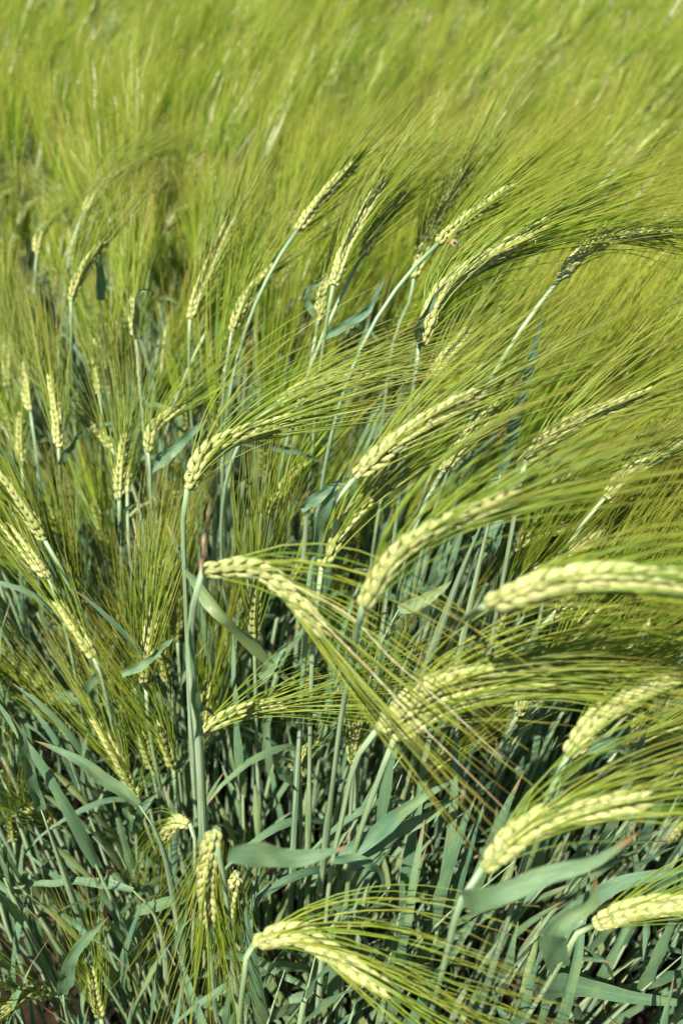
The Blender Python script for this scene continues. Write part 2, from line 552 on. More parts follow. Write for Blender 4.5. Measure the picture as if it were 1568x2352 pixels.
# ------------------------------------------------------------------ the stalks measured in the photograph
# n: short handle; b, m, t: ear base, middle, tip; a: where its awns reach; L: ear length in metres; ln: how much the ear leans away (+) or towards (-)
H = []
def E(n, label, b, m, t, a, L=.088, ln=.0, aln=.0, fan=.16, aL=.145, stem=None, leaves=(), curl=0, size=1.0, sx=None, neck=.13, single=True, rs=1.0, roll=None, thick=None, sheath=.74, dk=-.006, z0=None):
    H.append(dict(dk=dk, z0=z0, n=n, label=label, b=b, m=m, t=t, a=a, L=L, ln=ln, aln=aln, fan=fan, aL=aL, stem=stem, leaves=leaves, curl=curl, size=size, sx=sx, neck=neck, single=single, rs=rs, roll=roll, thick=thick, sheath=sheath))

E('broken-necked ear', 'pale stalk with a broken neck, its long ear bent down beside a dry brown tip', (465,1310), (600,1312), (737,1442), (1120,1790), L=.084, ln=-.10, aln=-.08, fan=.16, aL=.165,
  stem=[(452,1345), (437,1460), (443,1580), (456,1700), (466,1880), (474,2050)], rs=.85, thick=lambda t: 1 + .35*np.exp(-((t-.72)/.14)**2), sheath=.96)
E('yellow curved ear', 'slim stalk with a glossy yellow ear curving over, above the broken-necked stalk', (430,1122), (492,1028), (650,968), (1060,850), L=.090, fan=.17, aL=.165, stem=[(421,1200), (425,1330), (431,1500), (440,1700)])
E('wide-fanned short ear', 'short pale ear wrapped at its foot by a curled leaf, awns fanned wide', (455,1690), (535,1640), (650,1617), (1080,1560), L=.072, fan=.34, aL=.15, ln=-.05, stem=[(462,1760), (474,1900), (490, 2100)])
E('upper diagonal ear', 'pale ear rising diagonally mid-field with a leaf sheath at its foot', (815,1096), (935,992), (1083,908), (1600,640), L=.095, ln=.05, stem=[(775,1140), (735,1220), (712,1320), (700,1480)])
E('small green-gold ear', 'small slanting ear beside a long blue-green sheath, its neck thin and straight', (738,1300), (790,1205), (878,1118), (1200,880), L=.070, fan=.2, stem=[(732,1350), (718,1500), (712,1700)])
E('lower diagonal ear', 'long bright ear slanting up below the upper diagonal ear with neatly braided kernels', (832,1392), (925,1262), (1165,1140), (1680,990), L=.100, stem=[(822,1440), (800,1560), (770,1750)], dk=.012)
E('crossed upper ear', 'upper of two overlapping pale ears crossed by the awns of the broken-necked ear', (868,1672), (1010,1568), (1240,1528), (1760,1510), L=.108, ln=-.05, size=1.15, stem=[(815,1750), (785,1880), (760,2000), (745,2150)], rs=.95)
E('crossed lower ear', 'lower of two overlapping pale ears with a twisted neck under crossing awns', (905,1695), (1040,1612), (1290,1562), (1800,1600), L=.110, ln=-.05, size=1.15, stem=[(880,1760), (830,1900), (800,2020), (790,2150)], rs=.95)
E('big arching ear', 'very long bright ear arching out past the edge beneath a sheaf of awns', (1115,1392), (1330,1330), (1640,1345), (2250,1480), L=.110, ln=-.08, size=1.15, stem=[(1085,1408), (1055,1440), (1010,1540), (960,1700)], dk=.04)
E('slanting edge ear', 'fat pale ear slanting up to the edge from a thin neck', (1303,1735), (1400,1628), (1625,1525), (2150,1400), L=.102, ln=-.05, size=1.15, stem=[(1275,1790), (1210,1960), (1160,2130)])
E('low bright ear', 'overexposed ear lying low above a broad blue-green leaf with a tan hooked tip', (1108,1992), (1235,1890), (1468,1838), (2000,1800), L=.096, ln=-.05, size=1.15, stem=[(1085,2030), (1050,2090), (1010,2250)])
E('corner ear', 'ear with a round white knob at its foot poking in beside a curled leaf', (1362,2125), (1475,2085), (1650,2075), (2100,2040), L=.082, ln=-.08, size=1.15, stem=[(1330,2136), (1280,2220), (1200,2350)], single=True)
E('low drooping ear', 'pale ear drooping towards the camera from a bent stalk near the bottom', (585,2166), (690,2150), (872,2262), (1300,2500), L=.088, size=1.15, ln=-.18, fan=.22, aL=.155, stem=[(568,2180), (560,2260), (550,2350)], neck=.05)
E('hanging ear', 'ear hanging straight down with green awns combed downwards and fanned over the leaves', (494,1905), (474,2000), (478,2112), (440,2500), L=0.085, ln=0.5, fan=.40, aL=.14, aln=.3, stem=[(500,1950), (520,2060), (540,2250)], neck=.03, curl=.1, z0=0.5)
E('cut-off edge ear', 'ear pointing up to the edge out of dark stems, its awns swept up', (118,1600), (65,1555), (-5,1485), (-200,1280), L=.084, ln=.1, fan=.14, stem=[(135,1650), (200,1800), (250,1960)])
E('long leaning ear', 'thin ear leaning back in green awns with a hooked leaf at its foot', (215,1510), (180,1450), (138,1390), (10,1130), L=.062, ln=0.15, fan=.12, aL=.15, stem=[(235,1560), (265,1700), (300,1900)])
E('sheaf-covered ear', 'ear covered by its own green awns just above the long leaning one', (112,1328), (70,1275), (18,1212), (-100,950), L=.066, ln=0.15, fan=.12, stem=[(128,1370), (165,1500), (200,1700)])
E('deep shaded ear', 'low ear deep among stems whose green awns sweep up and back over the leaves', (398,1765), (385,1720), (366,1670), (190,1440), L=0.055, ln=-0.55, fan=.13, aL=.16, stem=[(402,1800), (410,1900)], z0=0.8)
E('ear behind crossed pair', 'short upright ear tucked behind the foot of the crossed pair', (810,1750), (815,1700), (836,1640), (900,1400), L=0.062, ln=-0.6, fan=.3, curl=.1, stem=[(808,1800), (800,1950)], z0=0.72)
E('twin upright ear', 'upright yellow ear on a thin neck, larger of two standing side by side', (274,1146), (276,1080), (286,1010), (255,760), L=.064, ln=.1, fan=.22, stem=[(276,1200), (285,1330)])
E('smaller twin ear', 'smaller yellow ear standing close behind its larger twin', (293,1132), (294,1090), (298,1045), (310,830), L=.045, ln=.1, fan=.22, size=.85)
E('bristly upright ear', 'slender upright ear with stiff dark awns near the field edge', (135,1028), (130,960), (118,875), (90,640), L=.080, ln=.2, fan=.16, stem=[(138,1080), (150,1250)])
E('two-row grey ear', 'greyish ear showing two clear rows of kernels and dark green awns', (533,762), (560,690), (620,618), (850,400), L=.082, fan=.2, stem=[(524,820), (510,960)])
E('thin rising ear', 'thin ear rising into a soft cloud of awns', (437,733), (475,630), (532,500), (640,240), L=.136, ln=.25, fan=.14, stem=[(435,800), (440,950)])
E('speckled ear', 'speckled ear hidden behind the grey two-row one', (478,755), (505,705), (545,635), (640,430), L=.070, fan=.18)
E('curving small ear', 'small ear curving over a broad leaf with shadow stripes', (340,1038), (352,985), (412,935), (560,800), L=.062, fan=.3, curl=.06, stem=[(345,1085), (352,1200)])
E('stubby pale ear', 'stubby pale ear standing under a short bright leaf', (312,778), (308,735), (305,690), (320,520), L=.048, ln=.2, fan=.16)
E('tall yellow ear at edge', 'smooth yellow ear leaning out of dark awns beside a wide upright leaf', (163,690), (185,630), (232,560), (330,380), L=.078, fan=.16, stem=[(165,740), (170,900)])
E('tall sunlit ear', 'tall sunlit ear pointing steeply up out of the densest awns', (950,640), (985,540), (1062,402), (1290,40), L=.139, ln=.2, fan=.14, aL=.17, stem=[(938,700), (905,780), (880, 950)])
E('ear behind tall sunlit ear', 'thinner ear slanting out behind the tall sunlit one', (1005,560), (1080,495), (1168,432), (1420,250), L=.100, ln=.3, fan=.13)
E('long blade-backed ear', 'long curving ear hugged by a narrow blue-green blade', (962,792), (1030,655), (1245,520), (1700,390), L=.147, ln=.15, fan=.13, aL=.165, stem=[(955,850), (935,1000)])
E('steep pale ear', 'steep pale ear on a long straight neck between soft awns', (765,655), (800,560), (877,420), (1120,170), L=.124, ln=.25, fan=.14, stem=[(755,710), (735,850), (720,1000)])
E('shadow-sided ear', 'ear with a dark shaded side left of the steep pale ear', (830,590), (870,520), (925,450), (1120,280), L=.088, ln=.3, fan=.13)
E('high soft ear', 'softly blurred ear rising in the haze of awns', (682,530), (735,460), (808,382), (1000,170), L=.104, ln=.3, fan=.14)
E('arched ear at edge', 'dark-bellied ear arching level out towards the edge', (1285,640), (1370,555), (1535,535), (1800,560), L=.132, ln=.3, fan=.13)
E('low-necked speckled ear', 'small ear sitting low beside the straight neck of the steep pale ear', (730,738), (738,690), (752,645), (830,480), L=.050, ln=.2, fan=.14)
E('arched blurred ear', 'blurred ear arching over with a dark underside and twin rows', (270,416), (300,375), (362,346), (520,320), L=.100, ln=.3, fan=.13)
E('curved yellow blurred ear', 'curved yellow ear just below the arched blurred one', (195,485), (222,435), (275,392), (420,300), L=.095, ln=.3, fan=.13)
E('bowed ear', 'bowed ear lit along its outer edge standing by two dark hooked ears', (168,585), (188,520), (228,490), (330,420), L=.085, ln=.2, fan=.14)
E('hooked dark ear', 'dark hooked ear whose tip bends back', (166,575), (162,525), (145,486), (60,440), L=.070, ln=.1, fan=.12)
E('small dark hooked ear', 'small dark ear with only its tip lit, near the hooked dark ear', (85,585), (90,545), (108,514), (170,480), L=.055, ln=.1, fan=.12)
E('lit-backed ear', 'slanting ear lit along its back with a black shaded belly', (383,528), (412,490), (450,468), (580,400), L=.075, ln=.2, fan=.13)
E('soft yellow edge ear', 'soft yellow ear curving away close to the field edge', (43,515), (62,475), (104,450), (220,380), L=.085, ln=.3, fan=.13)
E('cropped edge ear', 'blunt yellow ear cropped by the edge of the view', (-4,478), (10,458), (28,436), (100,330), L=.065, ln=.3, fan=.13)
E('veiled ear', 'large ear veiled by a thick sheaf of glinting awns', (1207,1055), (1290,985), (1480,905), (1960,720), L=.105, ln=.05, fan=.15, aL=.16, stem=[(1195,1100), (1160,1300)])
E('green-based ear', 'ear with a green rounded foot on a dark curved neck at the edge', (1387,1143), (1460,1070), (1600,1010), (2000,820), L=.095, ln=.05, fan=.15, stem=[(1330,1215), (1260,1330), (1220,1500)])
E('thin dim ear', 'thin dim ear lost among the awns below the upright strap leaf', (1014,1085), (1065,1010), (1134,938), (1350,700), L=.075, ln=.2, fan=.13)
E('dim ear behind awns', 'dim speckled ear behind the awns of the upper diagonal ear', (984,873), (1025,820), (1070,765), (1250,560), L=.065, ln=.2, fan=.13)
E('frayed ear', 'frayed ear with white wisps lying above the big arching ear', (1284,1276), (1350,1240), (1436,1210), (1750,1090), L=.070, ln=.05, fan=.16)
E('tiny stub ear', 'tiny cut-short ear below the crossed pair beside a white node', (1188,1640), (1205,1612), (1240,1598), (1400,1560), L=0.032, ln=-0.5, fan=.3, aL=.08, z0=0.7)
E('low dark-awned ear', 'half-hidden ear standing in upright dark green awns', (350,1768), (340,1730), (328,1690), (300,1480), L=0.05, ln=-0.65, fan=.14, z0=0.82)
E('dark brush ear', 'ear hidden behind an upright brush of dark awns in the stems', (385,1570), (378,1530), (368,1480), (340,1300), L=0.052, ln=-0.6, fan=.14, z0=0.86)
E('small sideways ear', 'small messy ear pointing sideways beneath the yellow curved ear', (350,1150), (378,1140), (412,1136), (520,1130), L=.036, fan=.5, curl=.35, aL=.10)
E('ear behind yellow one', 'small upright ear standing behind the yellow curved ear', (517,1110), (515,1070), (508,1030), (500,880), L=.050, ln=.2, fan=.16, stem=[(515,1160), (518,1300)])
E('back-leaning ear', 'ear leaning back towards the edge above the twin ears', (256,1030), (228,995), (202,966), (90,800), L=.048, ln=.2, fan=.2)
E('edge column ear', 'straight yellow ear like a column near the edge', (50,1060), (47,1010), (48,958), (60,780), L=.060, ln=.2, fan=.14)
E('shaded hooked ear', 'shaded ear hooked over with only its kernels lit at the top', (228,905), (222,860), (212,830), (180,700), L=.045, ln=.1, fan=.2, curl=.1)
E('bent dark ear', 'dark bent ear capped with light under thin curly awns', (240,855), (242,815), (222,778), (140,640), L=.050, ln=.1, fan=.3, curl=.15)
E('edge ear by broad leaf', 'upright ear at the very edge beside a dull broad leaf', (18,890), (17,840), (18,790), (30,640), L=.062, ln=.2, fan=.14)
E('sparse ear', 'sparse ear with gaps between kernels, near the bristly upright ear', (70,945), (62,895), (54,838), (40,690), L=.065, ln=.2, fan=.14)
E('flat-lying green ear', 'greenish ear lying almost flat above the yellow curved ear', (638,926), (720,882), (832,858), (1150,810), L=.085, ln=0, fan=.12, aL=.15)
E('curly mop ear', 'short ear with a mop of curly awns among the lower leaves', (310,1870), (308,1845), (312,1818), (330,1720), L=0.038, ln=-0.8, fan=.9, curl=.5, aL=.085, z0=0.8)
E('curly tuft ear', 'nub of pale kernels with a curly awn tuft high in the stems', (150,1232), (148,1222), (142,1210), (150,1120), L=0.035, ln=-0.85, fan=.9, curl=.5, aL=.08, z0=1.0)
E('dark drooping tassel ear', 'dark tassel of drooping awns beside the hanging ear', (436,1892), (405,1888), (378,1920), (350,2120), L=0.052, ln=0.7, fan=.25, neck=.03, curl=.1, aL=.11, z0=0.72)
E('ear behind hanging ear', 'smaller ear hanging behind the hanging ear', (545,2008), (535,2050), (528,2100), (560,2330), L=0.06, ln=0.75, fan=.3, neck=.03, curl=.15, aL=.11, z0=0.66)
E('thin low ear', 'thin little ear seen beneath the hanging ear', (500,2232), (498,2195), (496,2158), (500,2000), L=0.045, ln=-0.7, fan=.15, size=0.85, z0=0.85)
E('upright bottom ear', 'upright ear at the bottom with a pale strap down its middle', (232,2335), (222,2290), (214,2238), (150,2050), L=0.06, ln=-0.72, fan=.24, aL=.12, z0=0.76)
E('shadowed corner ear', 'ear in deep shade pointing to the edge near the bottom corner', (118,2284), (68,2280), (15,2320), (-200,2250), L=0.055, ln=-0.45, fan=.25, aL=.12, z0=0.76)
E('shaded stub ear', 'green stub ear under a dark brush of awns in the shade', (32,1928), (28,1900), (26,1872), (10,1700), L=0.045, ln=-0.75, fan=.3, aL=.11, z0=0.85)
E('dark shaggy ear', 'dark shaggy ear leaning to the edge in the shade', (135,1898), (105,1880), (70,1865), (-120,1800), L=0.045, ln=-0.4, fan=.3, curl=.2, aL=.11, z0=0.85)
E('stub ear in curled leaf', 'green ear emerging from a curled blue leaf above a thick stem', (682,1772), (698,1735), (726,1702), (800,1560), L=0.045, ln=-0.5, fan=.3, curl=.2, aL=.09, stem=[(690,1830), (690,2000)], z0=0.72)
E('far dark ear', 'dim ear with upright dark awns in the gap behind the lower diagonal ear', (1148,1232), (1155,1212), (1162,1190), (1175,1060), L=.028, ln=.2, fan=.2)
E('dim striped ear', 'dim striped ear under the slanting edge ear', (1440,1690), (1465,1655), (1500,1618), (1650,1560), L=.048, ln=.1, fan=.14)
E('distant yellow ear', 'distant yellow ear standing steeply alone', (107,288), (118,255), (133,218), (190,120), L=.085, ln=.3, fan=.12)
E('distant half-dark ear', 'distant ear half dark and half lit beside the distant yellow one', (101,328), (115,300), (148,281), (230,240), L=.080, ln=.3, fan=.12)
E('distant level ear', 'distant small ear bending level', (192,300), (205,287), (234,281), (320,270), L=.065, ln=.2, fan=.12)
E('distant slanting ear', 'distant slanting ear over the arched blurred one', (450,332), (468,302), (498,273), (600,200), L=.085, ln=.3, fan=.12)
E('far edge ear', 'pale hazy ear near the far edge with awns across it', (1459,352), (1495,315), (1535,275), (1640,180), L=.105, ln=.3, fan=.12)

# leaves measured in the photograph, each on the stalk it grows from (or on a bare shoot of its own)
# stalk handle or None, pixel path base -> tip, width in m, twist, label, material
LEAVES = [
 ('yellow curved ear', [(440,1330), (500,1400), (565,1465), (640,1540), (740,1620)], .0160, (.9, .5), 'long broad leaf reaching down across the dark gap', 'y', -.05),  # paler yellow leaf colour here stands in for sunlight falling on the blade
 ('crossed upper ear', [(762,1975), (850,1925), (940,1850), (1048,1788)], .0150, (.1, .25), 'broad blue-green leaf with a pink tip', None, 0),
 ('crossed lower ear', [(790,1990), (900,1915), (990,1870), (1069,1818)], .0140, (.3, .5), 'second leaf behind with an orange tip', None, .02),
 ('low drooping ear', [(525,1964), (590,1962), (690,1972), (800,1945)], .0160, (.2, -.2), 'level leaf with a pink foot', None, 0),
 ('low bright ear', [(1062,2068), (1130,2060), (1234,2016), (1370,1975), (1466,1912)], .0150, (.25, .2), 'broad leaf with a tan hooked tip', None, -.02),
 ('corner ear', [(1270,2196), (1320,2100), (1420,2030), (1600,1990)], .0170, (.1, .3), 'broad pale leaf behind the ear', None, .03),
 ('corner ear', [(1272,2195), (1262,2150), (1290,2110), (1345,2080), (1368,2010)], .0260, (.3, 1.0), 'wide curled leaf base', None, -.01),
 ('thin low ear', [(425,2069), (370,2078), (300,2100), (232,2136)], .0140, (.3, .1), None, None, 0),
 (None, [(145,2284), (165,2200), (205,2150), (250,2105)], .0150, (.1, .3), 'broad folded leaf in shade', None, 0),
 ('thin low ear', [(465,2215), (420,2245), (370,2290), (318,2348)], .0150, (.2, .1), None, None, 0),
 (None, [(305,2045), (210,2026), (110,2030), (15,2042)], .0110, (.3, .6), 'long narrow leaf lying level', None, .05),
 (None, [(320,1850), (240,1790), (160,1735), (82,1702)], .0130, (.5, .2), 'leaf with a tan tip', None, 0),
 ('low dark-awned ear', [(280,1548), (330,1525), (370,1490), (408,1455)], .0110, (.2, .6), None, None, 0),
 ('cut-off edge ear', [(235,1570), (200,1582), (160,1592), (128,1602)], .0110, (.4, .2), None, None, 0),
 (None, [(1148,1090), (1180,975), (1212,860), (1248,706)], .0120, (.25, .05), 'upright strap leaf glowing pale green', None, -.12),
 ('curving small ear', [(360,1085), (400,1030), (450,985), (480,960)], .0180, (.2, .1), None, None, .02),
 ('bristly upright ear', [(146,1068), (165,1020), (190,990), (206,985)], .0120, (.3, 1.2), None, None, 0),
 (None, [(915,1400), (960,1385), (1010,1355), (1036,1335)], .0140, (.1, .1), 'short pale leaf with a ragged tip', 'y', 0),
 ('long blade-backed ear', [(958,800), (962,750), (985,700), (1032,640)], .0105, (.6, .9), 'narrow blue blade along the ear', None, -.02),
 ('steep pale ear', [(800,765), (835,720), (862,680), (884,634)], .0120, (.1, .3), None, None, .0),
 ('low-necked speckled ear', [(660,700), (700,678), (730,650), (750,632)], .0110, (.2, .4), None, None, 0),
 ('broken-necked ear', [(466,1700), (446,1600), (436,1480), (447,1360)], .0085, (.5, 1.6), 'blade wrapped round the bent neck', None, -.008),
 ('upper diagonal ear', [(712,1292), (735,1200), (765,1120), (818,1060)], .0120, (.5, .9), 'long blue-green sheath leaf', None, -.005),
 ('stubby pale ear', [(296,684), (320,674), (356,670)], .0110, (.1, .2), None, 'y', -.02),
 (None, [(232,690), (232,640), (226,600), (222,560)], .0160, (.1, .2), 'wide upright leaf', None, 0),
 ('corner ear', [(1180,2230), (1300,2260), (1450,2290), (1620,2310)], .0190, (.3, .0), 'broad dark leaf low in the corner', None, .02),
 ('crossed upper ear', [(790,1985), (830,1975), (870,2000), (892,2060)], .0090, (.2, .9), 'small curled leaf', None, -.02),
 ('slanting edge ear', [(1366,1702), (1395,1705), (1430,1722), (1460,1738)], .0100, (.4, .2), None, None, 0),
 (None, [(95,1860), (70,1790), (50,1700), (20,1630)], .0130, (.3, .5), None, None, .02),
 ('curly mop ear', [(305,1912), (320,1870), (345,1835), (377,1806)], .0130, (.2, .5), 'pale blue folded leaf', None, -.01),
 ('curly mop ear', [(300,1905), (290,1870), (284,1840), (280,1810)], .0110, (.2, .5), None, None, .0),
 ('wide-fanned short ear', [(448,1672), (452,1640), (475,1628), (495,1645)], .0110, (.2, .9), 'curled leaf wrapped over the ear foot', None, -.03),
 ('stub ear in curled leaf', [(700,1800), (650,1780), (630,1745), (668,1715)], .0200, (.5, .9), 'curled blue leaf', None, -.02),
 ('lower diagonal ear', [(600,1560), (640,1500), (655,1480)], .0130, (.1, .3), None, None, .08),
 ('long leaning ear', [(175,1560), (190,1600), (215,1640), (225,1700)], .0140, (.1, .3), None, None, .02),
 ('sheaf-covered ear', [(120,1640), (105,1580), (125,1520), (135,1475)], .0120, (.1, .3), None, None, .02),
 ('deep shaded ear', [(385,1640), (340,1540), (260,1430), (165,1350)], .0130, (.4, .3), 'long leaf slanting back between stems', None, .03),
 ('twin upright ear', [(285,1240), (282,1190), (300,1160), (325,1152)], .0120, (.2, .8), None, None, -.01),
 ('flat-lying green ear', [(590,1022), (650,1030), (700,1045), (740,1063)], .0110, (.3, .2), None, None, .02),
 ('small green-gold ear', [(690,1170), (760,1120), (830,1090)], .0120, (.4, .2), None, None, .10),
 (None, [(1108,1240), (1150,1180), (1175,1120), (1200,1050)], .0150, (.3, .3), None, None, .12),
 ('slanting edge ear', [(1160,2100), (1270,2010), (1330,1960), (1400,1900)], .0130, (.4, .2), None, None, .12),
 (None, [(930,2080), (990,2030), (1040,1990), (1110,1960)], .0140, (.5, .2), None, None, .10),
]

def solve_ear(h):
    px = [h['b'], h['m'], h['t']]
    lo, hi = .2, 8.0
    for _ in range(40):
        z = .5*(lo+hi)
        L = h['L']
        q = [P(*px[0], z), P(*px[1], z + h['ln']*L*.5), P(*px[2], z + h['ln']*L)]
        if length(smooth(q, 16)) > L: hi = z
        else: lo = z
    if h['z0']:
        z = h['z0']; sg = 1 if h['ln'] >= 0 else -1; a, b = 0.0, 1.0
        for _ in range(30):
            c = .5*(a+b)
            q = [P(*px[0], z), P(*px[1], z + sg*c*L*.5), P(*px[2], z + sg*c*L)]
            if length(smooth(q, 16)) > L: b = c
            else: a = c
        h['ln'] = sg*c
    return smooth(q, 24), z

GROUP = 'stalks of the barley crop'
HERO = {}
hero_screen = []
n_leafseed = 100
for idx, h in enumerate(H):
    ax, z = solve_ear(h)
    h['ax'] = ax; h['z'] = z
    base = ax[0]; tip = ax[-1]
    ztip = z + h['ln']*h['L']
    adir = unit(P(*h['a'], ztip + h['aln']*h['aL'] + h['ln']*h['aL']*.5) - tip)
    h['adir'] = adir
    r = random.Random(idx)
    if h['stem']:
            # stem points kept within a leaning plane close to the ear's foot
        pts = [base]
        for k, (sx, sy) in enumerate(h['stem']):
            pts.append(P_y(sx, sy, base[1] + h['dk']*(k+1)))
        last = pts[-1]; prev = pts[-2]
        d = unit(last - prev)
        if last[2] > .05:
            slope = np.clip(d[:2]/max(.2, -d[2]), -.5, .5)
            root = np.array([last[0] + slope[0]*last[2]*.7, last[1] + slope[1]*last[2]*.5, 0])
            pts += [last*.5 + root*.5 + np.array([slope[0]*.05, 0, 0]), root]
        stem = smooth(pts[::-1], 44)
    else:
        d0 = unit(ax[2] - ax[0])
        root = np.array([base[0] - (.12 if h['b'][1] < 850 and h['b'][0] > 420 else .045) + r.uniform(-.03, .03), base[1] - .02 + r.uniform(-.03, .03), 0])
        Hh = base[2]
        stem = resample(bezier(root, root + np.array([0, 0, Hh*.62]), base - d0*(h['neck'] + (.10 if h['b'][1] < 850 else 0)), base, 50), 40)
    h['stemp'] = stem
    HERO[h['n']] = h
    h['blades'] = []
    hero_screen.append(([proj(p) for p in ax[::4]], z))
if True:
    for h in H:
        print('HERO %-28s z=%.2f base=(%.2f %.2f %.2f) tip z %.2f' % (h['n'], h['z'], *h['ax'][0], h['ax'][-1][2]))

# bare shoots for leaves that grow from no measured stalk
SHOOTS = []
def add_leaf(spec):
    global n_leafseed
    n, px, W, tw, lb, mt, dy = spec
    W *= .78
    n_leafseed += 1
    # depth from the width that the leaf shows
    if n is not None:
        stem = HERO[n]['stemp']
        scr = np.array([proj(p)[:2] for p in stem])
        d = np.hypot(scr[:, 0]-px[0][0], scr[:, 1]-px[0][1])
        k = int(np.argmin(d)); y0 = stem[k][1]
        start = stem[k]
    else:
        y0 = None
        z = .62
        if px[0][1] < 1150: z = .74
        if px[0][1] < 750: z = 1.0
        y0 = P(px[0][0], px[0][1], z)[1]; start = None
    pts = []
    for i, (x, y) in enumerate(px):
        f = i/(len(px)-1)
        pts.append(P_y(x, y, y0 + dy + .02*f))
    if start is not None and np.linalg.norm(start - pts[0]) < .09:
        pts[0] = start
    p = smooth(pts, 16)
    V = [unit(q - CAM) for q in p]
    T = tangents(p)
    side = np.array([cross(T[i], V[i]) for i in range(len(p))])
    m = M_LEAFY if mt == 'y' else M_LEAF
    bl = (blade(p, W, side, n=16, twist=tw, seed=n_leafseed), m, lb)
    if n is not None: HERO[n]['blades'].append(bl)
    else: SHOOTS.append((p[0], unit(p[1]-p[0]), bl, px))
for s in LEAVES: add_leaf(s)

# ------------------------------------------------------------------ templates for all other stalks (wind blows towards +x, a little +y)
WIND = unit([.9, .35, 0])
def template(seed, eared=True, hgt=None):
    r = random.Random(seed)
    Hh = hgt or r.uniform(.74, .88)
    lean = r.uniform(.02, .12)
    root = np.zeros(3)
    w = unit([.9, r.uniform(-.1, .8), 0])
    base = root + w*lean + np.array([r.uniform(-.02, .02), r.uniform(-.02, .02), Hh])
    a0 = math.radians(r.uniform(6, 36)); a1 = a0 + math.radians(r.choice([8, 15, 22, 32, 55]))
    L = r.uniform(.072, .100)
    pts = [base]; N = 16
    for k in range(N):
        a = a0 + (a1-a0)*((k+.5)/N)
        pts.append(pts[-1] + (w*math.sin(a) + np.array([0, 0, math.cos(a)]))*L/N)
    ax = np.array(pts)
    d0 = unit(ax[1]-ax[0])
    stem = resample(bezier(root, root + np.array([0, 0, Hh*.6]), base - d0*.14, base, 40), 30)
    adir = unit(unit(ax[-1]-ax[-3])*.8 + w*.22 + np.array([0, 0, r.uniform(.2, .6)]))
    lv = []
    nl = r.choice([2, 3, 3]) if eared else r.choice([1, 2, 2, 3])
    for k in range(nl):
        q = .82 - .17*k + r.uniform(-.04, .04)
        az = r.uniform(-1.0, 1.4) if r.random() < .6 else r.uniform(0, 6.28)
        if not eared and k == 0: lv.append(random_leaf(stem, .93, az, r.uniform(.14, .24), r.uniform(.0075, .012), 1.5, r.uniform(.3, 1.5), seed*10)); continue
        lv.append(random_leaf(stem, min(.97, q if eared else q+.1), az, r.uniform(.12, .22), r.uniform(.0065, .011), r.uniform(1.0, 1.45), r.choice([.2, .5, .9, 2.0])*r.uniform(.7, 1.1), seed*10+k))
    ear = ear_layout(ax, adir, awn_len=r.uniform(.135, .170), fan=r.uniform(.10, .2), roll=r.uniform(0, 6.28), seed=seed) if eared else None
    look = 'upright' if a1 < .75 else ('slanting' if a1 < 1.15 else 'arching')
    return dict(stem=stem, leaves=lv, ear=ear, ax=ax, look=look, H=Hh, awd=adir)

TE = [template(1000+i) for i in range(12)]
TS = [template(2000+i, False, random.Random(i).uniform(.50, .80)) for i in range(9)]
TLOW = [template(3000+i, True, random.Random(i).uniform(.52, .68)) for i in range(4)]

# low versions for the mass of stalks
def low_arrays(tp, seed, every=1, aw_keep=1.0, leaves=True, full=True):
    r = random.Random(seed)
    out = {}
    g = Geo(); s = tp['stem']
    g.add(*tube(s[::3] if full else s[12::4], .0028, 4)); out['stem'] = g.arrays()
    if leaves:
        g = Geo()
        for (V, Q, T, A), m, lb in tp['leaves']:
            n = 13; idx = []
            Vr = V.reshape(n, 5, 3)[::2][:, [0, 2, 4]]; Ar = A.reshape(n, 5, 3)[::2][:, [0, 2, 4]]
            nn = Vr.shape[0]
            i = np.arange(nn-1)[:, None]*3; j = np.arange(2)[None, :]
            Qr = np.stack([i+j, i+j+1, i+4+j, i+3+j], -1).reshape(-1, 4)
            g.add(Vr.reshape(-1, 3), Qr, None, Ar.reshape(-1, 3))
        out['leaf'] = g.arrays()
    if tp['ear'] is not None:
        K, Aw, pts = tp['ear']
        g = Geo(); KK = K[::every]
        if every > 1: KK = [(v, p, M, s*1.25) for v, p, M, s in KK]
        join_k(KK, KERN_LOW, g); out['kern'] = g.arrays()
        g = Geo(); AA = [a for a in Aw if r.random() < aw_keep]
        join_a(AA, AWNS_LOW if full else AWNS_FAR, g, nv=2); out['awn'] = g.arrays()
    return out

# ------------------------------------------------------------------ sow the field
def inside(x, y, h=.85, m=90):
    px, py, z = proj((x, y, h))
    return z > .1 and -m < px < 1568+m and -m-200 < py < 2352+m, z, px, py

def lean_noise(x, y):
    return math.sin(x*1.7 + y*.9 + 1.3)*.5 + math.sin(x*4.1 - y*2.3)*.3 + math.sin(y*5.2 + x*.7 + 2)*.25

plants = []       # (x, y, z depth, rot, scale)
cell = .052
y = -.36
while y < 4.7:
    c = .031 if y < .9 else .043 if y < 1.5 else (.056 if y < 2.8 else .074)
    half = .34 + max(y, 0)*.48
    x = -half - .05
    while x < half + .12:
        if y > 1.4 and math.sin(x*2.3 + y*5.1 + 1) + .7*math.sin(x*6.3 - y*3.7) > .75 and random.random() < .5: x += c; continue
        if y > .08 or (-.34 < x < .07 and math.hypot(x, y) > .10): plants.append((x + random.uniform(-.5, .5)*c*.9, y + random.uniform(-.5, .5)*c*.9))  # strip behind the camera is unseen crop, sown to shade the lower left
        x += c
    y += c
print('PLANTS', len(plants))

